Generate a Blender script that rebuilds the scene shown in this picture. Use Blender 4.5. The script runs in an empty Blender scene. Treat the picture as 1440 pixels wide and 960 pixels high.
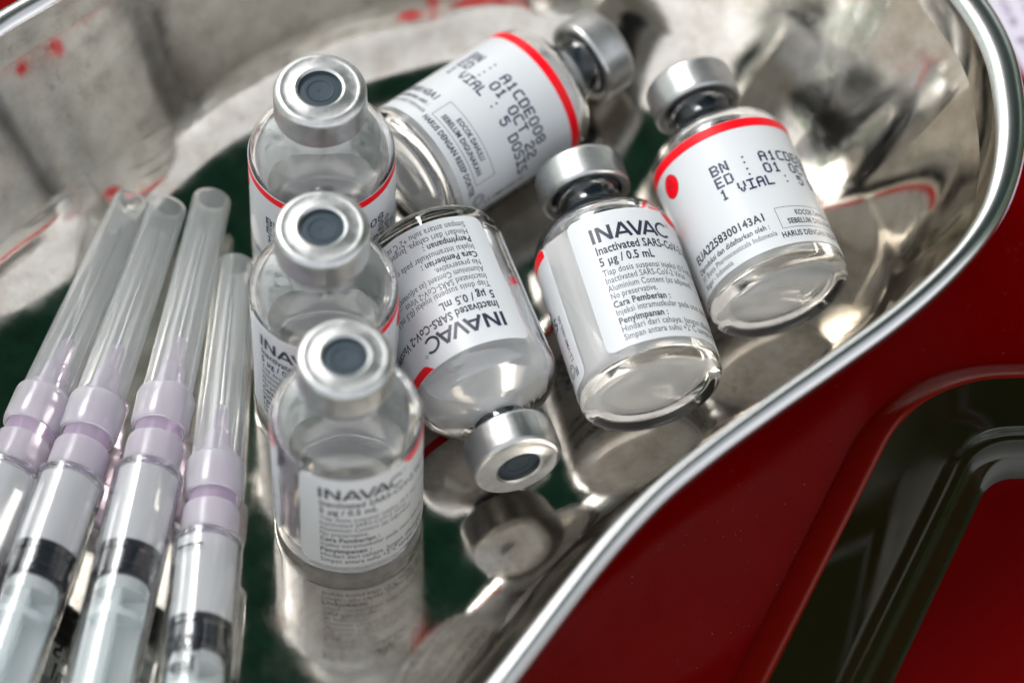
import bpy, bmesh, math, random
from mathutils import Vector, Matrix
random.seed(7)
C = bpy.context.scene.collection
SC = bpy.context.scene
MM = 0.001
R = math.radians
PI = math.pi

# ------------------------------------------------------------------ camera
ELEV, ROLL, DIST, FPX = R(55.65), R(2.118), 647.67, 9.175 * 647.67
camd = bpy.data.cameras.new("camera")
cam = bpy.data.objects.new("camera", camd); C.objects.link(cam)
CAM = Vector((0, -DIST * math.cos(ELEV), DIST * math.sin(ELEV)))
FWD = Vector((0, math.cos(ELEV), -math.sin(ELEV)))
_r = Vector((1, 0, 0)); _u = _r.cross(FWD)
RIGHT = math.cos(ROLL) * _r + math.sin(ROLL) * _u
UP = -math.sin(ROLL) * _r + math.cos(ROLL) * _u
m = Matrix.Identity(4)
for i in range(3):
    m[i][0], m[i][1], m[i][2], m[i][3] = RIGHT[i], UP[i], -FWD[i], CAM[i] * MM
cam.matrix_world = m
camd.sensor_width = 36.0
camd.lens = 36.0 * FPX / 1440.0
camd.clip_start, camd.clip_end = 0.01, 200.0
camd.dof.use_dof = True
camd.dof.focus_distance = 0.630
camd.dof.aperture_fstop = 8.2
camd.dof.aperture_blades = 9
SC.camera = cam

# ------------------------------------------------------------------ world, sun, exposure
SUN_EL, SUN_AZ = R(46), R(131)         # direction TO the veiled sun: behind the dish, to the left
w = bpy.data.worlds.new("World"); SC.world = w; w.use_nodes = True
nt = w.node_tree; bg = nt.nodes["Background"]
sky = nt.nodes.new("ShaderNodeTexSky"); sky.sky_type = 'NISHITA'; sky.sun_disc = False
sky.sun_elevation = SUN_EL; sky.sun_rotation = PI / 2 - SUN_AZ
sky.air_density = 1.2; sky.dust_density = 2.0; sky.ozone_density = 1.0
hs = nt.nodes.new("ShaderNodeHueSaturation"); hs.inputs["Saturation"].default_value = 0.15
nt.links.new(sky.outputs[0], hs.inputs["Color"]); nt.links.new(hs.outputs[0], bg.inputs[0])
bg.inputs[1].default_value = 0.15
sd = bpy.data.lights.new("sun", 'SUN'); sd.energy = 0.55; sd.angle = R(20); sd.color = (1, .99, .975)
sun = bpy.data.objects.new("sun", sd); C.objects.link(sun)
sv = Vector((math.cos(SUN_EL) * math.cos(SUN_AZ), math.cos(SUN_EL) * math.sin(SUN_AZ), math.sin(SUN_EL)))
sun.rotation_euler = (-sv).to_track_quat('-Z', 'Y').to_euler()
SC.view_settings.view_transform = 'Standard'; SC.view_settings.look = 'None'
SC.view_settings.exposure = 1.65; SC.view_settings.gamma = 1; SC.view_settings.use_curve_mapping = False
cy = SC.cycles
cy.max_bounces = 28; cy.transmission_bounces = 20; cy.glossy_bounces = 10; cy.diffuse_bounces = 8; cy.transparent_max_bounces = 16
cy.caustics_reflective = True; cy.caustics_refractive = True; cy.blur_glossy = 0.6
cy.sample_clamp_indirect = 6.0; cy.use_denoising = True
cy.use_adaptive_sampling = True; cy.adaptive_threshold = 0.01

# ------------------------------------------------------------------ material helpers
def mat(name, col=(.8, .8, .8), rough=.5, metal=0, ior=1.5, trans=0, coat=0, spec=None):
    M = bpy.data.materials.new(name); M.use_nodes = True
    b = M.node_tree.nodes["Principled BSDF"]
    b.inputs["Base Color"].default_value = (*col, 1); b.inputs["Roughness"].default_value = rough
    b.inputs["Metallic"].default_value = metal; b.inputs["IOR"].default_value = ior
    b.inputs["Transmission Weight"].default_value = trans; b.inputs["Coat Weight"].default_value = coat
    if spec is not None: b.inputs["Specular IOR Level"].default_value = spec
    return M
def nodes(M): return M.node_tree.nodes, M.node_tree.links, M.node_tree.nodes["Principled BSDF"]
def tex_noise(M, scale, detail=4, rough=.6, stretch=None):
    N, L, b = nodes(M)
    tc = N.new("ShaderNodeTexCoord"); n = N.new("ShaderNodeTexNoise")
    n.inputs["Scale"].default_value = scale; n.inputs["Detail"].default_value = detail; n.inputs["Roughness"].default_value = rough
    if stretch:
        mp = N.new("ShaderNodeMapping"); mp.inputs["Scale"].default_value = stretch[:3]
        if len(stretch) > 3: mp.inputs["Rotation"].default_value = (0, 0, stretch[3])
        L.new(tc.outputs["Object"], mp.inputs[0]); L.new(mp.outputs[0], n.inputs["Vector"])
    else: L.new(tc.outputs["Object"], n.inputs["Vector"])
    return n
def ramp(M, src, p0, p1, c0, c1):
    N, L, b = nodes(M); r = N.new("ShaderNodeValToRGB")
    r.color_ramp.elements[0].position = p0; r.color_ramp.elements[1].position = p1
    r.color_ramp.elements[0].color = (*c0, 1); r.color_ramp.elements[1].color = (*c1, 1)
    L.new(src, r.inputs[0]); return r.outputs[0]
def bump(M, src, strength, dist, prev=None):
    N, L, b = nodes(M); bp = N.new("ShaderNodeBump")
    bp.inputs["Strength"].default_value = strength; bp.inputs["Distance"].default_value = dist
    L.new(src, bp.inputs["Height"])
    if prev: L.new(prev, bp.inputs["Normal"])
    L.new(bp.outputs[0], b.inputs["Normal"]); return bp.outputs[0]

# polished steel of the dish: faint dents, hairline scratches, dried water spots
STEEL = mat("polished_steel", (.70, .68, .64), .07, 1)
n1 = tex_noise(STEEL, 60, 3, .5)
nb = bump(STEEL, n1.outputs["Fac"], .035, .0006)
n2 = tex_noise(STEEL, 900, 2, .5, (1, .03, 1, .5))
nb = bump(STEEL, n2.outputs["Fac"], .09, .00005, nb)
n3 = tex_noise(STEEL, 220, 6, .7)
N_, L_, B_ = nodes(STEEL)
L_.new(ramp(STEEL, n3.outputs["Fac"], .40, .75, (.075,) * 3, (.18,) * 3), B_.inputs["Roughness"])
n4 = tex_noise(STEEL, 210, 6, .65)
base_ = ramp(STEEL, n4.outputs["Fac"], .32, .62, (.44, .395, .335), (.60, .565, .505))
n5 = tex_noise(STEEL, 330, 5, .65); spot = ramp(STEEL, n5.outputs["Fac"], .58, .70, (0, 0, 0), (.62, .62, .62))   # dried brown spots
n6 = tex_noise(STEEL, 40, 2, .5); patch = ramp(STEEL, n6.outputs["Fac"], .42, .62, (.15,) * 3, (1, 1, 1))
mu = N_.new("ShaderNodeMath"); mu.operation = 'MULTIPLY'; L_.new(spot, mu.inputs[0]); L_.new(patch, mu.inputs[1])
mx = N_.new("ShaderNodeMix"); mx.data_type = 'RGBA'; L_.new(mu.outputs[0], mx.inputs[0]); L_.new(base_, mx.inputs[6]); mx.inputs[7].default_value = (.33, .225, .15, 1)
L_.new(mx.outputs[2], B_.inputs["Base Color"])
STEEL2 = mat("dark_gloss_plastic", (.008, .007, .002), .13, spec=.3)
n1 = tex_noise(STEEL2, 90, 4, .6)
N_, L_, B_ = nodes(STEEL2)
L_.new(ramp(STEEL2, n1.outputs["Fac"], .4, .8, (.06,) * 3, (.22,) * 3), B_.inputs["Roughness"])
RIMST = mat("satin_steel", (.47, .47, .475), .24, 1)
ALU = mat("brushed_aluminium", (.56, .56, .57), .4, 1)
n1 = tex_noise(ALU, 500, 3, .6, (1, 1, .12))
N_, L_, B_ = nodes(ALU)
L_.new(ramp(ALU, n1.outputs["Fac"], .3, .7, (.30,) * 3, (.44,) * 3), B_.inputs["Roughness"])
nb = bump(ALU, n1.outputs["Fac"], .12, .00008)
n2 = tex_noise(ALU, 260, 5, .7); bump(ALU, n2.outputs["Fac"], .25, .0002, nb)
L_.new(ramp(ALU, n2.outputs["Fac"], .35, .6, (.37, .375, .375), (.48, .485, .485)), B_.inputs["Base Color"])
RUBBER = mat("grey_rubber", (.026, .040, .052), .5, spec=.25)
GASKET = mat("black_rubber", (.004, .006, .013), .3)
RED = mat("red_plastic", (.075, .0004, .0004), .13, spec=.06)
n1 = tex_noise(RED, 500, 3, .6); bump(RED, n1.outputs["Fac"], .08, .00008)
n2 = tex_noise(RED, 25, 5, .6); N_, L_, B_ = nodes(RED)
L_.new(ramp(RED, n2.outputs["Fac"], .35, .7, (.110, .0001, .0001), (.135, .0002, .0002)), B_.inputs["Base Color"])
n3 = tex_noise(RED, 2600, 2, .5); dust = ramp(RED, n3.outputs["Fac"], .735, .76, (0, 0, 0), (.5, .5, .5))      # specks of dust
n5 = tex_noise(RED, 30, 5, .7); L_.new(ramp(RED, n5.outputs["Fac"], .35, .7, (.09,) * 3, (.26,) * 3), B_.inputs["Roughness"])
src_ = B_.inputs["Base Color"].links[0].from_socket; mx = N_.new("ShaderNodeMix"); mx.data_type = 'RGBA'
L_.new(dust, mx.inputs[0]); L_.new(src_, mx.inputs[6]); mx.inputs[7].default_value = (.35, .28, .26, 1); L_.new(mx.outputs[2], B_.inputs["Base Color"])
LINER = mat("red_liner", (.068, .0002, .0003), .4, spec=.03)
n1 = tex_noise(LINER, 1800, 2, .5); bump(LINER, n1.outputs["Fac"], .12, .0002)
LIPRED = mat("red_lip_plastic", (.13, .003, .001), .2, spec=.3)

def glass_mat(name, col, rough, ior):
    M = bpy.data.materials.new(name); M.use_nodes = True; N = M.node_tree.nodes; L = M.node_tree.links
    N.remove(N["Principled BSDF"]); g = N.new("ShaderNodeBsdfGlass")
    g.inputs["Color"].default_value = (*col, 1); g.inputs["Roughness"].default_value = rough; g.inputs["IOR"].default_value = ior
    L.new(g.outputs[0], N["Material Output"].inputs[0]); return M
GLASS = glass_mat("clear_glass", (.997, .998, .997), 0, 1.48)
def cloudy(name, glass_col, white, fac, rough, ior, trl=.6):
    """clear body clouded by fine particles: glass mixed with diffuse and translucent"""
    M = bpy.data.materials.new(name); M.use_nodes = True; N = M.node_tree.nodes; L = M.node_tree.links
    N.remove(N["Principled BSDF"]); g = N.new("ShaderNodeBsdfGlass")
    g.inputs["Color"].default_value = (*glass_col, 1); g.inputs["Roughness"].default_value = rough; g.inputs["IOR"].default_value = ior
    d = N.new("ShaderNodeBsdfDiffuse"); t = N.new("ShaderNodeBsdfTranslucent"); a = N.new("ShaderNodeMixShader"); b = N.new("ShaderNodeMixShader")
    d.inputs[0].default_value = (*white, 1); t.inputs[0].default_value = (*white, 1)
    a.inputs[0].default_value = trl; b.inputs[0].default_value = fac
    L.new(d.outputs[0], a.inputs[1]); L.new(t.outputs[0], a.inputs[2]); L.new(g.outputs[0], b.inputs[1]); L.new(a.outputs[0], b.inputs[2])
    L.new(b.outputs[0], N["Material Output"].inputs[0]); return M
THIN = cloudy("thin_suspension", (1, 1, 1), (.98, .98, .975), .24, .005, 1.33, .5)
MILK = cloudy("cloudy_suspension", (1, 1, 1), (.97, .97, .965), .90, .02, 1.33, .3)
SERUM = cloudy("syringe_suspension", (1, 1, 1), (.97, .97, .975), .70, .02, 1.40, .4)
CAPPL = cloudy("clear_cap_plastic", (.98, .985, .985), (.95, .98, .975), .21, .03, 1.35)
BARREL = cloudy("clear_barrel_plastic", (.98, .985, .99), (.94, .95, .97), .010, .015, 1.40)
COLLAR = cloudy("frosted_plastic", (.97, .97, .98), (.96, .955, .97), .30, .16, 1.4)
LAV = cloudy("lavender_plastic", (.96, .90, .98), (.88, .76, .93), .42, .1, 1.4)
PLUNGER = cloudy("plunger_plastic", (.93, .97, .97), (.93, .96, .96), .72, .25, 1.4, .4)

def paper(name, col, trl=.25):
    M = bpy.data.materials.new(name); M.use_nodes = True; N = M.node_tree.nodes; L = M.node_tree.links
    b = N["Principled BSDF"]; b.inputs["Base Color"].default_value = (*col, 1); b.inputs["Roughness"].default_value = .30
    t = N.new("ShaderNodeBsdfTranslucent"); t.inputs[0].default_value = (*col, 1); x = N.new("ShaderNodeMixShader"); x.inputs[0].default_value = trl
    L.new(b.outputs[0], x.inputs[1]); L.new(t.outputs[0], x.inputs[2]); L.new(x.outputs[0], N["Material Output"].inputs[0]); return M
LABEL = paper("white_label", (.86, .875, .89), .55)
INK = mat("dark_ink", (.012, .014, .035), .45)
INK2 = mat("grey_ink", (.05, .055, .075), .5)
BLUE = mat("blue_black_ink", (.004, .011, .050), .5)
REDINK = mat("red_ink", (.72, .002, .010), .4, spec=.2)
SHEET = paper("printed_sheet", (.62, .58, .66), .1)
PURPLE = mat("purple_ink", (.10, .06, .18), .6)
NEEDLE = mat("needle_steel", (.45, .45, .46), .25, 1)
TARP = mat("green_tarpaulin", (.003, .105, .078), .6)
LEAF = paper("leaf", (.09, .27, .04), .5)
GROUND = mat("paving", (.22, .20, .18), .85)
n1 = tex_noise(GROUND, 6, 6); bump(GROUND, n1.outputs["Fac"], .3, .01)

# ------------------------------------------------------------------ mesh helpers (millimetres in, metres out)
def link(name, me, material, parent=None):
    o = bpy.data.objects.new(name, me); C.objects.link(o)
    if material and not me.materials: me.materials.append(material)
    if parent: o.parent = parent
    return o
def mesh_from(name, verts, faces, smooth=True):
    me = bpy.data.meshes.new(name); me.from_pydata([(x * MM, y * MM, z * MM) for x, y, z in verts], [], faces); me.validate()
    if smooth: me.polygons.foreach_set("use_smooth", [True] * len(me.polygons))
    me.update(); return me
def flip_out(me):
    bm = bmesh.new(); bm.from_mesh(me); bmesh.ops.recalc_face_normals(bm, faces=bm.faces); bm.to_mesh(me); bm.free(); return me
def sharpen(me, deg=35):
    me.set_sharp_from_angle(angle=R(deg)); return me
def lathe(name, prof, seg=72, closed=True, sharp=35, wob=0):
    """prof: list of (r, z) in mm; r == 0 makes a pole; closed joins last to first when neither is a pole"""
    V, F, rings = [], [], []
    for r, z in prof:
        if r < 1e-6: rings.append([len(V)]); V.append((0, 0, z))
        else:
            rings.append(list(range(len(V), len(V) + seg)))
            for k in range(seg):
                a = 2 * PI * k / seg; V.append((r * math.cos(a), r * math.sin(a), z))
    pairs = list(zip(rings, rings[1:]))
    if closed and len(rings[0]) > 1 and len(rings[-1]) > 1: pairs.append((rings[-1], rings[0]))
    for A, B in pairs:
        for k in range(seg):
            j = (k + 1) % seg
            if len(A) == 1 and len(B) == 1: continue
            if len(A) == 1: F.append((A[0], B[k], B[j]))
            elif len(B) == 1: F.append((A[k], A[j], B[0]))
            else: F.append((A[k], A[j], B[j], B[k]))
    return sharpen(flip_out(mesh_from(name, V, F)), sharp)
def arc(cx, cz, r, a0, a1, n):
    return [(cx + r * math.cos(R(a0 + (a1 - a0) * i / n)), cz + r * math.sin(R(a0 + (a1 - a0) * i / n))) for i in range(n + 1)]
def prop(o, label=None, cat=None, group=None, kind=None):
    if label: o["label"] = label
    if cat: o["category"] = cat
    if group: o["group"] = group
    if kind: o["kind"] = kind
    return o
def empty(name, label, cat, group=None):
    o = bpy.data.objects.new(name, None); C.objects.link(o); o.empty_display_size = .01
    return prop(o, label, cat, group)

# ------------------------------------------------------------------ table, ground, awning, foliage
def box_mesh(name, x0, x1, y0, y1, z0, z1, bev=0):
    bm = bmesh.new(); bmesh.ops.create_cube(bm, size=1)
    for v in bm.verts: v.co = Vector(((x0 if v.co.x < 0 else x1) * MM, (y0 if v.co.y < 0 else y1) * MM, (z0 if v.co.z < 0 else z1) * MM))
    if bev: bmesh.ops.bevel(bm, geom=bm.edges[:], offset=bev * MM, segments=3, affect='EDGES')
    me = bpy.data.meshes.new(name); bm.to_mesh(me); bm.free(); return me
TABLE_Z = -1.2
prop(link("table_top", box_mesh("table_top", -420, 420, -300, 330, TABLE_Z - 25, TABLE_Z, 6), RED), kind="structure")
prop(link("ground", mesh_from("ground", [(-30000, -30000, -760), (30000, -30000, -760), (30000, 30000, -760), (-30000, 30000, -760)], [(0, 1, 2, 3)], False), GROUND), kind="structure")

def awning():
    V, F = [], []; nx, ny = 30, 20
    for s in (0, 1):
        for j in range(ny + 1):
            for i in range(nx + 1):
                x = -620 + 2500 * i / nx; y = 210 + 2900 * j / ny
                z = 1500 + 240 * j / ny + 30 * math.sin(i * .35) * math.sin(j * .4) + 8 * math.sin(i * .6 + j * .5) - 3 * s
                V.append((x, y, z))
    n = (nx + 1) * (ny + 1); q = lambda s, i, j: s * n + j * (nx + 1) + i
    for j in range(ny):
        for i in range(nx):
            F.append((q(0, i, j), q(0, i + 1, j), q(0, i + 1, j + 1), q(0, i, j + 1)))
            F.append((q(1, i, j), q(1, i, j + 1), q(1, i + 1, j + 1), q(1, i + 1, j)))
    b = [q(0, i, 0) for i in range(nx + 1)] + [q(0, nx, j) for j in range(1, ny + 1)] + [q(0, i, ny) for i in range(nx - 1, -1, -1)] + [q(0, 0, j) for j in range(ny - 1, 0, -1)]
    for a, c in zip(b, b[1:] + b[:1]): F.append((c, a, a + n, c + n))
    return flip_out(mesh_from("awning", V, F))
prop(link("awning", awning(), TARP), "dark green tarpaulin awning seen mirrored in the steel dish floor", "awning")

def leaves(n, boxes):
    V, F = [], []
    for k in range(n):
        x0, x1, y0, y1, z0, z1 = boxes[k % len(boxes)]
        t = random.random()
        p = Vector((random.uniform(x0, x1), random.uniform(y0, y1), z0 + (z1 - z0) * t))
        p += Vector((math.sin(p.z * .011 + p.x * .004), math.cos(p.x * .007), 0)) * 130
        s = random.uniform(45, 95)
        d = Vector((random.gauss(0, 1), random.gauss(0, 1), random.gauss(-.3, .7))).normalized()
        e = d.cross(Vector((random.gauss(0, 1), random.gauss(0, 1), random.gauss(0, 1)))).normalized()
        f = d.cross(e) * s * .12
        b = len(V)
        V += [tuple(p - d * s), tuple(p - d * s * .1 + e * s * .36 + f), tuple(p + d * s), tuple(p - d * s * .1 - e * s * .36 + f)]
        F += [(b, b + 1, b + 2), (b, b + 2, b + 3)]
    return mesh_from("foliage", V, F, False)
prop(link("foliage", leaves(30000, [(-3700, -2500, -1800, 3000, -700, 2800), (-2600, 2600, 3200, 4200, -700, 1500), (1900, 2900, 0, 3000, -700, 1700)]), LEAF), kind="stuff")

# ------------------------------------------------------------------ kidney dish
def catmull(pts, n):
    out = []; m_ = len(pts)
    for i in range(m_):
        p0, p1, p2, p3 = (Vector(pts[(i + k) % m_]) for k in (-1, 0, 1, 2))
        for j in range(n):
            t = j / n
            out.append(.5 * ((2 * p1) + (p2 - p0) * t + (2 * p0 - 5 * p1 + 4 * p2 - p3) * t * t + (3 * p1 - p0 - 3 * p2 + p3) * t ** 3))
    return out
def resample(pts, n):
    m_ = len(pts); L = [0]
    for i in range(m_): L.append(L[-1] + (pts[(i + 1) % m_] - pts[i]).length)
    out = []; i = 0
    for k in range(n):
        s = L[-1] * k / n
        while L[i + 1] < s: i += 1
        t = (s - L[i]) / (L[i + 1] - L[i]); out.append(pts[i].lerp(pts[(i + 1) % m_], t))
    return out
RIM_H = 36.0
# along the dish / across it (positive towards the viewer's lower right)
UV = [(-75, 61.5), (-56.4, 57.6), (-34.7, 52.6), (-21.3, 50.5), (-10, 50.2), (2.4, 50.7), (14.6, 51.5), (26, 52.0), (36.6, 51.6), (46.5, 50.1), (54.8, 47.2),
      (62.9, 42.2), (69.5, 35.9), (75.0, 28.4), (78.8, 19), (81.5, 5), (79, -14), (70, -38), (52, -57), (26, -70.3), (0, -75.8), (-23.8, -77.4), (-37.8, -78.2),
      (-62, -75.6), (-88, -66), (-110, -46), (-124, -22), (-130, 4), (-126, 30), (-115, 49), (-97, 60)]
OUT = [Vector(((u + v) / math.sqrt(2), (u - v) / math.sqrt(2))) for u, v in UV]
NS = 720
OUT = resample(catmull(OUT, 16), NS)
def normals(P):
    n = len(P); N = []
    for i in range(n):
        t = (P[(i + 1) % n] - P[i - 1]).normalized(); N.append(Vector((t.y, -t.x)))
    s = 1 if sum((P[i] - Vector((-15, -15))).dot(N[i]) for i in range(n)) > 0 else -1
    N = [q * s for q in N]
    for _ in range(40): N = [(N[i - 1] + N[i] * 2 + N[(i + 1) % n]).normalized() for i in range(n)]
    return N
NRM = normals(OUT)
def dish():
    # (inset from the rim line, height) walked from the floor centre side, up the inside, over the rolled lip, down the outside
    a65 = R(66); prof = [(28.5, 0), (27, 0)]
    prof += [(25.2 - 15 * math.sin(a65 * k / 10), .02 + 15 * (1 - math.cos(a65 * k / 10))) for k in range(11)]
    prof += [(9.4, 13.4), (7.4, 18.5), (5.4, 24), (3.7, 29.3), (2.8, 32.8), (2.4, 34.9)]
    lip = [(0.8 + 1.65 * math.cos(R(a)), 34.8 + 1.6 * math.sin(R(a))) for a in (35, 60, 90, 120, 150, 180, 210, 240, 270, 295)]
    lip0 = len(prof); prof += lip; lip1 = len(prof)
    prof += [(2.3, 33.0), (3.5, 30.0), (5.3, 24.2), (7.4, 18.0), (9.3, 12.8)]
    prof += [(25.2 - 14.4 * math.sin(a65 * k / 10) - .6, -.8 + 15 * (1 - math.cos(a65 * k / 10)) - .4 * k / 10) for k in range(10, -1, -1)] + [(27, -.8), (28.5, -.8)]
    fine = []; cut = lip0; n0 = 0
    for k in range(len(prof)):
        if k == lip0: n0 = len(fine)
        fine.append(prof[k])
        if k + 1 < lip0 and k > 1:                  # smooth the inside wall: two points between each pair
            p0, p1, p2, p3 = (Vector(prof[max(0, min(lip0 - 1, k + o))]) for o in (-1, 0, 1, 2))
            for t in (1 / 3, 2 / 3):
                q = .5 * ((2 * p1) + (p2 - p0) * t + (2 * p0 - 5 * p1 + 4 * p2 - p3) * t * t + (3 * p1 - p0 - 3 * p2 + p3) * t ** 3); fine.append((q.x, q.y))
    lip1 += n0 - lip0; lip0 = n0; prof = fine
    V, F = [], []
    for d, z in prof:
        for i in range(NS):
            wob = .2 * math.sin(i * 2 * PI * 9 / NS + z * .06) * math.sin(PI * max(0, min(1, z / 34))) + .14 * math.sin(i * 2 * PI * 23 / NS + 1 + z * .04) * math.sin(PI * max(0, min(1, z / 34)))
            w_ = max(0, min(1, ((OUT[i].x + OUT[i].y) / math.sqrt(2) - 38) / 36)); w_ = w_ * w_ * (3 - 2 * w_); u_, v_ = (OUT[i].x + OUT[i].y) / math.sqrt(2), (OUT[i].x - OUT[i].y) / math.sqrt(2); w_ += .42 * max(0, min(1, (-v_ - 45) / 25)) * max(0, min(1, (-u_ + 5) / 40)); q = OUT[i] - NRM[i] * (max(d, 0) * (1 + .72 * w_) + min(d, 0) + wob); V.append((q.x, q.y, z))
    m_ = len(prof)
    FR = []
    for k in range(m_ - 1):
        for i in range(NS):
            j = (i + 1) % NS; (FR if lip0 - 1 <= k < lip1 else F).append((k * NS + i, k * NS + j, (k + 1) * NS + j, (k + 1) * NS + i))
    from mathutils.geometry import delaunay_2d_cdt
    for base in (0, (m_ - 1) * NS):
        pts = [Vector(V[base + i][:2]) for i in range(NS)]
        vo, _, fo, ov, _, _ = delaunay_2d_cdt(pts, [(i, (i + 1) % NS) for i in range(NS)], [], 1, 1e-4)
        idx = []
        for q, src in enumerate(ov):
            if src: idx.append(base + src[0])
            else: idx.append(len(V)); V.append((vo[q].x, vo[q].y, V[base][2]))
        F += [tuple(idx[q] for q in f) for f in fo]
    both = flip_out(mesh_from("kidney_dish", V, F + FR)); out = []
    for name, keep in (("kidney_dish", False), ("rolled_rim", True)):
        me = both.copy(); me.name = name; bm = bmesh.new(); bm.from_mesh(me); bm.faces.ensure_lookup_table()
        bmesh.ops.delete(bm, geom=[f for f in bm.faces if (f.index >= len(F)) != keep], context='FACES'); bm.to_mesh(me); bm.free(); out.append(me)
    return out
body_me, rim_me = dish()
kd = prop(link("kidney_dish", body_me, STEEL), "large polished steel kidney dish with rolled rim holding vials and syringes", "dish")
link("rolled_rim", rim_me, RIMST, kd)

# ------------------------------------------------------------------ steel tray with a red floor, lower right
def rounded_path(pts, n=10):
    """pts: (x, y, radius) of a closed polygon"""
    out = []; m_ = len(pts)
    for i in range(m_):
        p = Vector(pts[i][:2]); r = pts[i][2]; a = (Vector(pts[i - 1][:2]) - p).normalized(); b = (Vector(pts[(i + 1) % m_][:2]) - p).normalized()
        ang = a.angle(b); d = r / math.tan(ang / 2); c = p + (a + b).normalized() * (r / math.sin(ang / 2))
        s = p + a * d; e = p + b * d; a0 = math.atan2(*(s - c).yx); a1 = math.atan2(*(e - c).yx)
        da = (a1 - a0 + PI) % (2 * PI) - PI
        out += [c + r * Vector((math.cos(a0 + da * k / n), math.sin(a0 + da * k / n))) for k in range(n + 1)]
    return out
def sweep(name, path, prof, closed_prof=False, cap=None):
    N = normals_of(path); n = len(path); V, F = [], []
    for d, z in prof:
        for i in range(n): q = path[i] - N[i] * d; V.append((q.x, q.y, z))
    m_ = len(prof)
    for k in range(m_ if closed_prof else m_ - 1):
        k2 = (k + 1) % m_
        for i in range(n):
            j = (i + 1) % n; F.append((k * n + i, k * n + j, k2 * n + j, k2 * n + i))
    if cap is not None: F.append(tuple(range(cap * n, cap * n + n)))
    return sharpen(flip_out(mesh_from(name, V, F)), 40)
def normals_of(P):
    n = len(P); cx = sum(P, Vector((0, 0))) / n; N = []
    for i in range(n):
        t = (P[(i + 1) % n] - P[i - 1]).normalized(); q = Vector((t.y, -t.x)); N.append(q)
    if sum((P[i] - cx).dot(N[i]) for i in range(n)) < 0: N = [-q for q in N]
    return N
tray = empty("serving_tray", "dark glossy rimmed tray with red lip and red floor at lower right", "tray")
tray.location = (110 * MM, -60 * MM, TABLE_Z * MM)
TP = [Vector((x - 110, y + 60)) for x, y in [q[:] for q in rounded_path([(58, -2, 27), (160, 6, 25), (150, -150, 25), (-5.5, -150, 25)], 14)]]
link("lip", sweep("lip", TP, [(0.2, .3), (0, .9), (.5, 1.8), (1.6, 2.9), (3.0, 4.1), (4.2, 5.0), (4.9, 5.4), (5.4, 5.35), (5.4, 4.6), (3.4, 3.3), (1.4, 1.0), (1.2, .3)], True), LIPRED, tray)
link("rim", sweep("rim", TP, [(5.4, 5.2), (9.5, 5.05), (14.0, 5.15), (15.2, 5.6), (16.2, 6.4), (17.2, 6.6), (18.2, 6.2), (19.3, 4.6), (20.3, 2.6), (21.3, 1.8), (21.3, .8), (19.2, .9), (17, 5.4), (5.4, 4.4)], True), STEEL2, tray)
link("floor_panel", sweep("floor_panel", TP, [(21.2, .3), (21.2, 1.7), (22.6, 1.5), (24, 1.5), (24, .3)], False, 3), LINER, tray)

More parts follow.
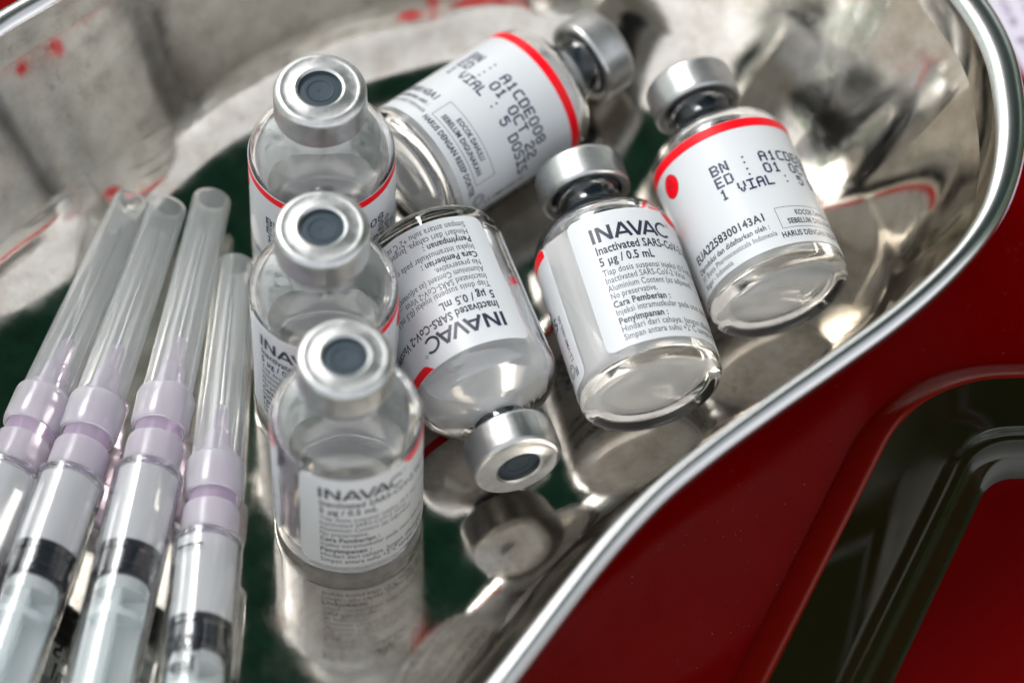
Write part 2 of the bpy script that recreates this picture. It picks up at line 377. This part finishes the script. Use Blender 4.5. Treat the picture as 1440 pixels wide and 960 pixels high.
# ------------------------------------------------------------------ lettering
FONT = {}
def text_mesh_data(s, size, bold=0.0, sx=1.0):
    """flat text as (verts, faces, width), cap height scaled to size (mm)"""
    key = (s, bold)
    if key not in FONT:
        cu = bpy.data.curves.new("t", 'FONT'); cu.body = s; cu.size = 1; cu.resolution_u = 2; cu.offset = bold; cu.space_character = 1.04
        o = bpy.data.objects.new("t", cu); C.objects.link(o)
        dg = bpy.context.evaluated_depsgraph_get(); dg.update()
        me = bpy.data.meshes.new_from_object(o.evaluated_get(dg))
        FONT[key] = ([tuple(v.co) for v in me.vertices], [tuple(p.vertices) for p in me.polygons])
        bpy.data.objects.remove(o); bpy.data.curves.remove(cu); bpy.data.meshes.remove(me)
    V, F = FONT[key]; k = size / .70
    return [(x * k * sx, y * k) for x, y, z in V], F
class Flat:
    """flat print in label coordinates (u along the label, v up it, mm)"""
    def __init__(s): s.V, s.F = [], []
    def add(s, V, F, u, v, rot=0):
        b = len(s.V); c, n = math.cos(rot), math.sin(rot)
        s.V += [(u + x * c - y * n, v + x * n + y * c) for x, y in V]; s.F += [tuple(b + i for i in f) for f in F]
    def text(s, t, u, v, size, bold=0, sx=1.0, rot=0, width=None):
        V, F = text_mesh_data(t, size, bold, 1.0)
        if width:
            x1 = max(x for x, y in V); sx = width / x1
        V = [(x * sx, y) for x, y in V]; s.add(V, F, u, v, rot); return max(x for x, y in V)
    def rect(s, u0, u1, v0, v1):
        n = max(1, int((u1 - u0) / .8)); b = len(s.V)
        for i in range(n + 1):
            u = u0 + (u1 - u0) * i / n; s.V += [(u, v0), (u, v1)]
        for i in range(n): q = b + 2 * i; s.F.append((q, q + 2, q + 3, q + 1))
    def stroke(s, pts, wd):
        for (a, b_), (c, d) in zip(pts, pts[1:]):
            L = math.hypot(c - a, d - b_) or 1; nx, ny = -(d - b_) / L * wd / 2, (c - a) / L * wd / 2; ex, ey = (c - a) / L * wd * 0, 0
            n = max(1, int(L / .7)); k = len(s.V)
            for i in range(n + 1):
                t = i / n; x, y = a + (c - a) * t, b_ + (d - b_) * t; s.V += [(x + nx, y + ny), (x - nx, y - ny)]
            for i in range(n): q = k + 2 * i; s.F.append((q, q + 1, q + 3, q + 2))
    def disc(s, u, v, ru, rv, n=10):
        b = len(s.V)
        if ru < .5:
            s.V += [(u + ru * math.cos(2 * PI * i / n), v + rv * math.sin(2 * PI * i / n)) for i in range(n)]; s.F.append(tuple(range(b, b + n))); return
        for i in range(n + 1):
            a = PI * i / n; s.V += [(u - ru * math.cos(a), v - rv * math.sin(a)), (u - ru * math.cos(a), v + rv * math.sin(a))]
        s.F += [(b + 2 * i, b + 2 * i + 2, b + 2 * i + 3, b + 2 * i + 1) for i in range(n)]
    def ring(s, u, v, r0, r1, n=28, a0=0, a1=360):
        b = len(s.V)
        for i in range(n + 1):
            a = R(a0 + (a1 - a0) * i / n); s.V += [(u + r0 * math.cos(a), v + r0 * math.sin(a)), (u + r1 * math.cos(a), v + r1 * math.sin(a))]
        for i in range(n): q = b + 2 * i; s.F.append((q, q + 1, q + 3, q + 2))
    def wrap(s, name, rad):
        V = [(rad * math.cos(u / RB), rad * math.sin(u / RB), v) for u, v in s.V]
        me = mesh_from(name, V, s.F, False)
        bm = bmesh.new(); bm.from_mesh(me); bm.normal_update()
        for f in bm.faces:
            c = f.calc_center_median()
            if f.normal.dot(Vector((c.x, c.y, 0))) < 0: f.normal_flip()
        bm.to_mesh(me); bm.free(); return me
    def flat(s, name, z): return mesh_from(name, [(u, v, z) for u, v in s.V], s.F, False)
RB = 11.0
# a 5 x 7 dot matrix for the batch stamp
DOT = {'A': "01110 10001 10001 11111 10001 10001 10001", 'B': "11110 10001 10001 11110 10001 10001 11110", 'C': "01111 10000 10000 10000 10000 10000 01111",
       'D': "11110 10001 10001 10001 10001 10001 11110", 'E': "11111 10000 10000 11110 10000 10000 11111", 'I': "11111 00100 00100 00100 00100 00100 11111",
       'L': "10000 10000 10000 10000 10000 10000 11111", 'N': "10001 11001 10101 10101 10101 10011 10001", 'O': "01110 10001 10001 10001 10001 10001 01110",
       'S': "01111 10000 10000 01110 00001 00001 11110", 'T': "11111 00100 00100 00100 00100 00100 00100", 'V': "10001 10001 10001 10001 01010 01010 00100",
       '0': "01110 10001 10001 10001 10001 10001 01110", '1': "00100 01100 00100 00100 00100 00100 01110", '2': "01110 10001 00001 00110 01000 10000 11111",
       '5': "11111 10000 11110 00001 00001 10001 01110", '8': "01110 10001 10001 01110 10001 10001 01110", ':': "00000 00100 00000 00000 00000 00100 00000", ' ': "00000 " * 7}
def dots(fl, s, u, v, h, pitch):
    step = h / 6.0; su = pitch * .78 / 5
    for ci, ch in enumerate(s):
        for r, row in enumerate(DOT[ch].split()):
            for c, bit in enumerate(row):
                if bit == '1': fl.disc(u + ci * pitch + c * su + random.uniform(-.015, .015), v + (6 - r) * step + random.uniform(-.02, .02), su * .78, step * .74, 8)

LAB_L, LAB_Z0, LAB_Z1 = 64.0, 3.3, 26.6
def label_meshes():
    # paper: a curved sheet with rounded corners
    V, F = [], []; nu, r = 110, 1.3; t = .07
    us = sorted(set([LAB_L * i / nu for i in range(nu + 1)] + [r * (1 - math.cos(R(a))) for a in range(0, 91, 15)] + [LAB_L - r * (1 - math.cos(R(a))) for a in range(0, 91, 15)]))
    for u in us:
        e = min(u, LAB_L - u); d = r - math.sqrt(max(0, r * r - (r - e) ** 2)) if e < r else 0
        for rad in (RB + .04, RB + .04 + t):
            for v in (LAB_Z0 + d, LAB_Z1 - d): V.append((rad * math.cos(u / RB), rad * math.sin(u / RB), v))
    for i in range(len(us) - 1):
        a, b = 4 * i, 4 * i + 4
        F += [(a + 2, b + 2, b + 3, a + 3), (a, a + 1, b + 1, b), (a, b, b + 2, a + 2), (a + 1, a + 3, b + 3, b + 1)]
    F += [(0, 2, 3, 1), tuple(len(V) - 4 + k for k in (0, 1, 3, 2))]
    lab = sharpen(flip_out(mesh_from("label", V, F)), 30)
    rad = RB + .04 + t + .03
    st = Flat()
    n = 80; b = 0
    for i in range(n + 1):
        u = 16.2 + (LAB_L - .55 - 16.2) * i / n
        lo = 1.6 if u > 17.6 else max(.05, (u - 16.2) / 1.4 * 1.6)
        hi = .05 if u < LAB_L - 1.2 else .05 + (u - (LAB_L - 1.2)) ** 2 * .9
        st.V += [(u, LAB_Z1 - lo), (u, LAB_Z1 - hi)]
    st.F += [(2 * i, 2 * i + 2, 2 * i + 3, 2 * i + 1) for i in range(n)]
    stripe = st.wrap("red_stripe", rad)
    p = Flat(); u0 = 3.2
    # title drawn in strokes: I N A V A C
    z, h, wd = 21.6, 2.6, .52; x = u0 + .2
    p.stroke([(x, z), (x, z + h)], wd); x += .95
    p.stroke([(x, z), (x, z + h)], wd); p.stroke([(x + .05, z + h - .1), (x + 1.75, z + .1)], wd); p.stroke([(x + 1.8, z), (x + 1.8, z + h)], wd); x += 2.5
    def A_(x): p.stroke([(x, z), (x + 1.2, z + h)], wd); p.stroke([(x + 1.2, z + h), (x + 2.4, z)], wd); p.stroke([(x + .55, z + .72), (x + 1.85, z + .72)], wd * .9); p.stroke([(x + 1.0, z + h - .12), (x + 1.4, z + h - .12)], .24)
    A_(x); x += 2.15
    p.stroke([(x + .25, z + h), (x + 1.35, z)], wd); p.stroke([(x + 1.35, z), (x + 2.45, z + h)], wd); p.stroke([(x + 1.1, z + .12), (x + 1.6, z + .12)], .24); x += 2.3
    A_(x); x += 2.5
    p.ring(x + 1.3, z + h / 2, h / 2 - .30, h / 2 + .12, 26, 42, 318); x += 2.6
    p.ring(x + .25, z + h - .1, .24, .30, 16); p.text("R", x + .10, z + h - .24, .28)
    p.text("Inactivated SARS-CoV-2 Vaccine", u0, 19.55, 1.45, .022, width=20.6)
    p.text("5 µg / 0.5 mL", u0, 17.55, 1.45, .022, width=8.6)
    p.text("Cara Pemberian :", u0, 10.1, 1.12, .022, width=8.9)
    p.text("Penyimpanan :", u0, 7.15, 1.12, .022, width=7.6)
    # right-hand block
    p.text("EUA2258300143A1", 28.3, 8.2, 1.35, .026, width=13.6)
    p.text("Diproduksi dan didaftarkan oleh :", 27.9, 6.6, .92, .018, width=14.2)
    p.text("KOCOK DAHULU", 47.0, 8.25, .92, .026, width=7.4)
    p.text("SEBELUM DIGUNAKAN", 45.2, 6.75, .92, .026, width=11.0)
    p.text("HARUS DENGAN RESEP DOKTER", 43.4, 4.5, .98, .026, width=15.6)
    bold = p.wrap("bold_lettering", rad)
    q = Flat()
    for s, v, wdt in (("Tiap dosis suspensi injeksi (0.5 mL) mengandung:", 15.75, 22.6), ("Inactivated SARS-CoV-2 Virus", 14.35, 13.6), ("Aluminium Content (as adjuvant)", 12.95, 14.6),
                      ("No preservative.", 11.6, 7.2), ("Injeksi intramuskular pada otot deltoid", 8.7, 17.8), ("Hindari dari cahaya. Jangan dibekukan", 5.75, 18.2), ("Simpan antara suhu +2°C sampai +8°C", 4.35, 18.0)):
        q.text(s, u0, v, 1.10, .003, width=wdt)
    q.rect(u0 + 14.2, u0 + 20.8, 14.3, 14.36); q.rect(u0 + 15.2, u0 + 20.8, 12.9, 12.96)
    q.text("PT Biotis Pharmaceuticals Indonesia", 27.9, 5.2, .92, .003, width=14.9)
    q.text("Bogor - Indonesia", 27.9, 3.9, .92, .003, width=7.0)
    for a in ((43.9, 57.6, 9.75, 9.83), (43.9, 57.6, 6.05, 6.13)): q.rect(*a)
    q.rect(43.9, 43.98, 6.05, 9.83); q.rect(57.52, 57.6, 6.05, 9.83)
    q.text("L2-VMP-005-00", 62.3, 7.2, .85, .004, rot=PI / 2)
    for dx in (0, .28, .62, .8, 1.15): q.rect(61.7 + dx * .0, 61.7 + dx * .0 + .9, 4.6 + dx, 4.6 + dx + .14)
    q.ring(60.5, 6.1, .95, 1.1); q.ring(60.5, 6.1, .55, .68, 20, 30, 330)
    fine = q.wrap("fine_lettering", rad)
    d = Flat()
    ub, hh, pt = 37.4, 1.52, 1.57
    dots(d, "BN : A1CDE008", ub, 18.55, hh, pt); dots(d, "ED : 01 OCT 22", ub, 16.35, hh, pt); dots(d, "1 VIAL : 5 DOSIS", ub, 14.15, hh, pt * .94)
    batch = d.wrap("batch_stamp", rad)
    e = Flat(); e.disc(29.9, 22.0, 1.7, 1.95, 28)
    dot = e.wrap("red_dot", rad)
    g = Flat(); g.ring(29.9, 22.0, 1.74, 1.82, 30); g.rect(29.1, 30.7, 21.6, 21.72); g.rect(29.3, 30.5, 22.0, 22.1); g.stroke([(29.5, 22.9), (29.5, 22.3)], .1); g.ring(30.1, 22.7, .18, .28, 12)
    mark = g.wrap("emblem_print", rad + .02)
    return lab, [("red_stripe", stripe, REDINK), ("bold_lettering", bold, INK), ("fine_lettering", fine, INK2), ("batch_stamp", batch, BLUE), ("red_dot", dot, REDINK), ("emblem_print", mark, INK)]
LAB, PRINTS = label_meshes()

# ------------------------------------------------------------------ vials
H, RC, HC = 42.3, 6.95, 5.95
OUTER = [(0, .75), (5.0, .7), (7.6, .35), (8.8, .05)] + arc(9.2, 1.8, 1.8, -90, 0, 8) + [(11, 4), (11, 10), (11, 18), (11, 26.2)] + \
        arc(6.6, 26.6, 4.4, 6, 62, 9) + [(7.5, 31.2)] + [(6.2, 32.0), (5.3, 32.7), (4.9, 33.4), (4.75, 34.2), (4.75, 36.0), (5.2, 36.5), (6.2, 36.8), (6.3, 37.6), (6.3, 39.0), (3.6, 39.2)]
INNER = [(3.6, 33.6), (3.9, 33.0), (4.5, 32.1), (5.5, 31.3), (6.9, 30.4)] + [(r, z) for r, z in arc(6.3, 26.4, 3.75, 60, 0, 8)] + [(10.0, 25), (10.0, 18), (10.0, 10), (10.0, 4.6)] + arc(8.4, 3.9, 1.6, 0, -80, 6) + [(6.0, 2.05), (3.0, 2.3), (0, 2.5)]
GLASSME = lathe("glass_bottle", OUTER + INNER, 96, False, 60)
CAV = [(0, 33.4), (3.5, 33.4)] + [(r - .03, z + (.03 if z < 4.6 else 0)) for r, z in INNER[1:-1]] + [(0, 2.53)]
CAVME = lathe("liquid", CAV, 72, False, 80)
CAPP = [(3.25, H - .75), (3.3, H - .25), (3.7, H - .02), (4.3, H - .10), (5.2, H - .28), (5.7, H - .22)] + arc(5.85, H - 1.25, 1.08, 80, 0, 6) + [(6.95, H - 3), (6.97, H - 5.2)] + arc(6.4, H - 5.35, .58, 0, -120, 5) + \
       [(5.6, H - 5.6), (5.6, H - 5.2), (6.45, H - 5.0), (6.45, H - 1.6), (5.8, H - .95), (3.3, H - .95)]
CAPME = lathe("crimp_cap", CAPP, 80, True, 32)
STOP = [(0, H - 1.02), (.22, H - 1.0), (.3, H - .92), (1.75, H - .88), (1.85, H - .75), (2.0, H - .72), (2.1, H - .85), (3.2, H - .85), (6.3, H - 1.7), (6.3, H - 3.25), (3.55, H - 3.25), (3.5, 33.7), (2.2, 33.2), (1.8, 35), (0, 36)]
STOPME = lathe("rubber_stopper", STOP, 48, False, 30)
def liquid_mesh(M, fill_world, tilt=(0, 0)):
    """cut the cavity by a level plane; M: vial matrix, fill: height of the surface above the vial origin (mm)"""
    me = CAVME.copy(); bm = bmesh.new(); bm.from_mesh(me)
    n = (M.to_3x3().inverted() @ Vector((tilt[0], tilt[1], 1))).normalized()
    p = M.inverted() @ fill_world
    res = bmesh.ops.bisect_plane(bm, geom=bm.verts[:] + bm.edges[:] + bm.faces[:], plane_co=p, plane_no=n, clear_outer=True)
    ed = [g for g in res["geom_cut"] if isinstance(g, bmesh.types.BMEdge)]
    fl = bmesh.ops.contextual_create(bm, geom=ed)
    bmesh.ops.recalc_face_normals(bm, faces=bm.faces)
    for f in bm.faces: f.smooth = True
    for f in fl["faces"]:
        for e in f.edges: e.smooth = False
        f.smooth = False
    bm.to_mesh(me); bm.free(); return me
def vial(label, base, axis, roll, fill, tilt=(0, 0), liquid=None):
    """base: centre of the foot (mm); axis: direction to the cap; roll: where the label starts, degrees counted from the side that faces the viewer"""
    d = Vector(axis).normalized(); B = Vector(base)
    x = Vector((1, 0, 0)) if abs(d.z) > .9 else Vector((0, 0, 1)).cross(d).normalized()
    x = (x - d * x.dot(d)).normalized(); y = d.cross(x)
    M = Matrix.Identity(4)
    for i in range(3): M[i][0], M[i][1], M[i][2], M[i][3] = x[i], y[i], d[i], B[i] * MM
    t = empty("vaccine_vial", label, "vial", "glass vaccine vials in the steel dish"); t.matrix_world = M
    v = M.to_3x3().inverted() @ (CAM - (B + d * 15)); phi = math.atan2(v.y, v.x)
    link("glass_bottle", GLASSME, GLASS, t)
    link("liquid", liquid_mesh(M, Vector(fill) * MM, tilt), liquid or MILK, t)
    link("rubber_stopper", STOPME, RUBBER, t)
    link("crimp_cap", CAPME, ALU, t)
    l = link("label", LAB, LABEL, t); l.rotation_euler.z = phi + R(roll)
    for n, me, mt in PRINTS: link(n, me, mt, l)
    return t
uB = 37.4 / RB * 180 / PI
def lying(az, t): return (math.cos(az) * math.cos(t), math.sin(az) * math.cos(t), math.sin(t))
ZR = 11.14
vial("farthest of the three upright vials, batch stamp facing out, tall syringe caps to its left", (-29.59, 14.96, .05), (0, 0, 1), -50 - uB, (0, 0, 14.5), liquid=THIN)
vial("middle one of the three upright vials, standing between the other two", (-27.93, -10.12, .05), (0, 0, 1), -74, (0, 0, 14.5), liquid=THIN)
vial("nearest upright vial, its bold title facing the viewer, mirrored in the dish floor", (-23.39, -32.33, .05), (0, 0, 1), -39, (0, 0, 14.5), liquid=THIN)
vial("vial lying at the back with its cap to the right and stamped dates reading downward", (-17.9, 21.8, ZR), lying(R(42), -.02), -66 - uB, (0, 0, 14))
vial("vial lying with its cap towards the viewer and its printed text upside down", (-13.4, 9.33, ZR), lying(-1.203, 0), -52, (0, 0, 15.0))
vial("vial lying with round foot towards the viewer and bold upright title, right of centre", (21.49, -16.52, ZR), lying(1.872, .05), -24, (21.5 * .7, -16 + 18, 15.0), (.05, .28))
vial("rightmost lying vial, red dot and dotted batch stamp on its label", (40.8, 1.5, ZR), lying(1.94, .071), -11 - uB, (40, 5, 13.5), (.05, .2))

# ------------------------------------------------------------------ syringes
def tube(name, outer, inner, seg=48, sharp=40): return lathe(name, outer + inner[::-1], seg, True, sharp)
CAPN = tube("needle_cap", [(2.55, 0), (2.95, .15), (3.05, 1), (3.35, 18), (3.75, 36), (3.8, 39)], [(2.3, .3), (2.4, 1), (2.7, 18), (3.1, 36), (3.15, 39)])
CAPEND = None
COLL = tube("cap_collar", [(3.9, 38.2), (4.3, 38.5), (4.42, 39.0), (4.40, 43.9), (4.3, 44.3), (4.2, 44.7), (3.9, 44.8)], [(3.82, 38.2), (3.82, 44.8)])
HUBP = [(0, 28.0), (.9, 28.0), (1.15, 28.6), (1.25, 32.5), (1.9, 33.2), (2.0, 36.2), (2.75, 36.8), (2.8, 39), (3.2, 40), (3.5, 44), (3.6, 48.6), (3.9, 49.2), (3.9, 51.0), (2.2, 51.2), (0, 51.2)]
HUB = lathe("needle_hub", HUBP, 40, False, 30)
NEED = lathe("needle", [(0, 5), (.42, 7), (.45, 29), (0, 29)], 12, False)
LUER = tube("luer_collar", [(4.15, 47.2), (4.25, 47.5), (4.3, 51.4), (4.6, 52.4)], [(3.95, 47.2), (3.95, 52.4)])
BARR = lathe("barrel", [(2.4, 51.4), (4.2, 52.0)] + arc(4.2, 53.0, 1.0, 70, 0, 4) + [(5.2, 54), (5.2, 112), (5.6, 113), (9.0, 113.3), (9.2, 114), (9.0, 114.8), (4.45, 114.8), (4.45, 53.9), (3.4, 53.0), (2.4, 52.8)], 56, True, 35)
BARR_LIQ = None
def syringe_meshes(stop):
    liq = lathe("liquid", [(0, 53.1), (3.3, 53.2), (4.41, 54.1), (4.41, stop + .5), (4.1, stop + .05), (0, stop - .4)], 48, False, 40)
    gas = lathe("rubber_gasket", [(0, stop - .3), (4.1, stop + .1), (4.43, stop + .5), (4.43, stop + 1.7), (4.05, stop + 2.0), (4.05, stop + 4.2), (4.43, stop + 4.5), (4.43, stop + 5.8), (3.9, stop + 6.2), (0, stop + 6.2)], 48, False, 30)
    # cross-ribbed plunger rod with round discs
    bm = bmesh.new()
    def add(me):
        bm.from_mesh(me); bpy.data.meshes.remove(me)
    add(lathe("p", [(0, stop + 6.3), (3.6, stop + 6.3), (3.9, stop + 7.4), (3.9, stop + 8.6), (2.4, stop + 9.2), (0, stop + 9.2)], 40, False, 30))
    add(lathe("p", [(0, stop + 12), (4.0, stop + 12), (4.0, stop + 13.2), (0, stop + 13.2)], 40, False, 30))
    add(box_mesh("p", -3.9, 3.9, -.55, .55, stop + 8.8, stop + 62, 0)); add(box_mesh("p", -.55, .55, -3.9, 3.9, stop + 8.8, stop + 62, 0))
    add(lathe("p", [(0, stop + 62), (6.2, stop + 62), (6.4, stop + 62.6), (6.4, stop + 64), (0, stop + 64.2)], 40, False, 30))
    pl = bpy.data.meshes.new("plunger"); bm.to_mesh(pl); bm.free()
    return liq, gas, pl
SYR_PRINT = {}
def syringe_print(roll):
    f = Flat(); s = 5.2 / RB        # wrapped on the barrel radius
    return f
def scale_mesh():
    f = Flat()
    V, F = [], []
    rad = 5.24
    def put(V2, F2, a, z, rot):
        """text with its reading direction around the barrel or along it"""
        b = len(V); c, n = math.cos(rot), math.sin(rot)
        for x, y in V2:
            u, v = x * c - y * n, x * n + y * c
            V.append((rad * math.cos(a + u / rad), rad * math.sin(a + u / rad), z + v))
        F.extend(tuple(b + i for i in t) for t in F2)
    for z in (56.4, 72.4, 88.4, 104.4):
        L = 4.3; n = 8; q = [(-L + L * i / n, yy) for i in range(n + 1) for yy in (-.24, .24)]
        put(q, [(2 * i, 2 * i + 2, 2 * i + 3, 2 * i + 1) for i in range(n)], 0, z, 0)
    for s_, z in (("0.5", 75.4), ("ml", 78.8), ("1.0", 90.2), ("ml", 94.0)):
        v, fc = text_mesh_data(s_, 2.5, .03); v = [(-x, -y) for x, y in v]
        put(v, fc, -.22, z - .3, 0)
    return mesh_from("printed_scale", V, F, False)
SCALE = scale_mesh()
SYR = {}
def syringe(label, tip, toward, stop, roll):
    d = (Vector(toward) - Vector(tip)).normalized(); B = Vector(tip)
    x = Vector((0, 0, 1)).cross(d).normalized(); y = d.cross(x); M = Matrix.Identity(4)
    for i in range(3): M[i][0], M[i][1], M[i][2], M[i][3] = x[i], y[i], d[i], B[i] * MM
    t = empty("syringe", label, "syringe", "filled syringes with capped needles"); t.matrix_world = M
    if stop not in SYR: SYR[stop] = syringe_meshes(stop)
    liq, gas, pl = SYR[stop]
    link("needle_cap", CAPN, CAPPL, t); link("cap_collar", COLL, COLLAR, t); link("needle_hub", HUB, LAV, t); link("needle", NEED, NEEDLE, t)
    link("luer_collar", LUER, COLLAR, t); b = link("barrel", BARR, BARREL, t)
    v = M.to_3x3().inverted() @ (CAM - (B + d * 65)); s = link("printed_scale", SCALE, GASKET, b); s.rotation_euler.z = math.atan2(v.y, v.x) + R(roll)
    link("liquid", liq, SERUM, t)
    link("rubber_gasket", gas, GASKET, t); link("plunger", pl, PLUNGER, t)
    return t
syringe("leftmost syringe, cut off by the photo's left edge, with a clear needle cap", (-59.35, 19.21, 6.4), (-70.78, -22.33, 7.0), 68.0, -62)
syringe("second syringe from the left, slanting most, dark scale print on its right flank", (-53.93, 18.66, 6.2), (-66.94, -47.62, 8.5), 66.0, -75)
syringe("third syringe from the left, its clear cap next to the farthest upright vial", (-47.32, 21.06, 5.2), (-54.53, -47.68, 8.5), 67.0, 180)
syringe("rightmost syringe with dark volume print, closest to the upright vials", (-43.01, 10.22, 3.2), (-43.42, -58.63, 8.0), 67.5, 55)

# ------------------------------------------------------------------ printed sheet, top right
def sheet():
    p = prop(link("printed_sheet", box_mesh("printed_sheet", 0, 90, 0, 70, 0, .12), SHEET), "white printed sheet on the red table beyond the dish rim", "paper")
    p.location = (64.6 * MM, 98.6 * MM, (TABLE_Z + .03) * MM); p.rotation_euler.z = R(-68.8)
    f = Flat()
    for k in range(21):
        f.text(random.choice(["laporan harian vaksinasi", "nama peserta dan alamat", "tanggal lahir dan nomor", "petugas pos pelayanan"]), 4, 67 - k * 3.25, 1.5, .01, width=random.uniform(40, 80))
    link("lettering", f.flat("lettering", .15), PURPLE, p)
sheet()
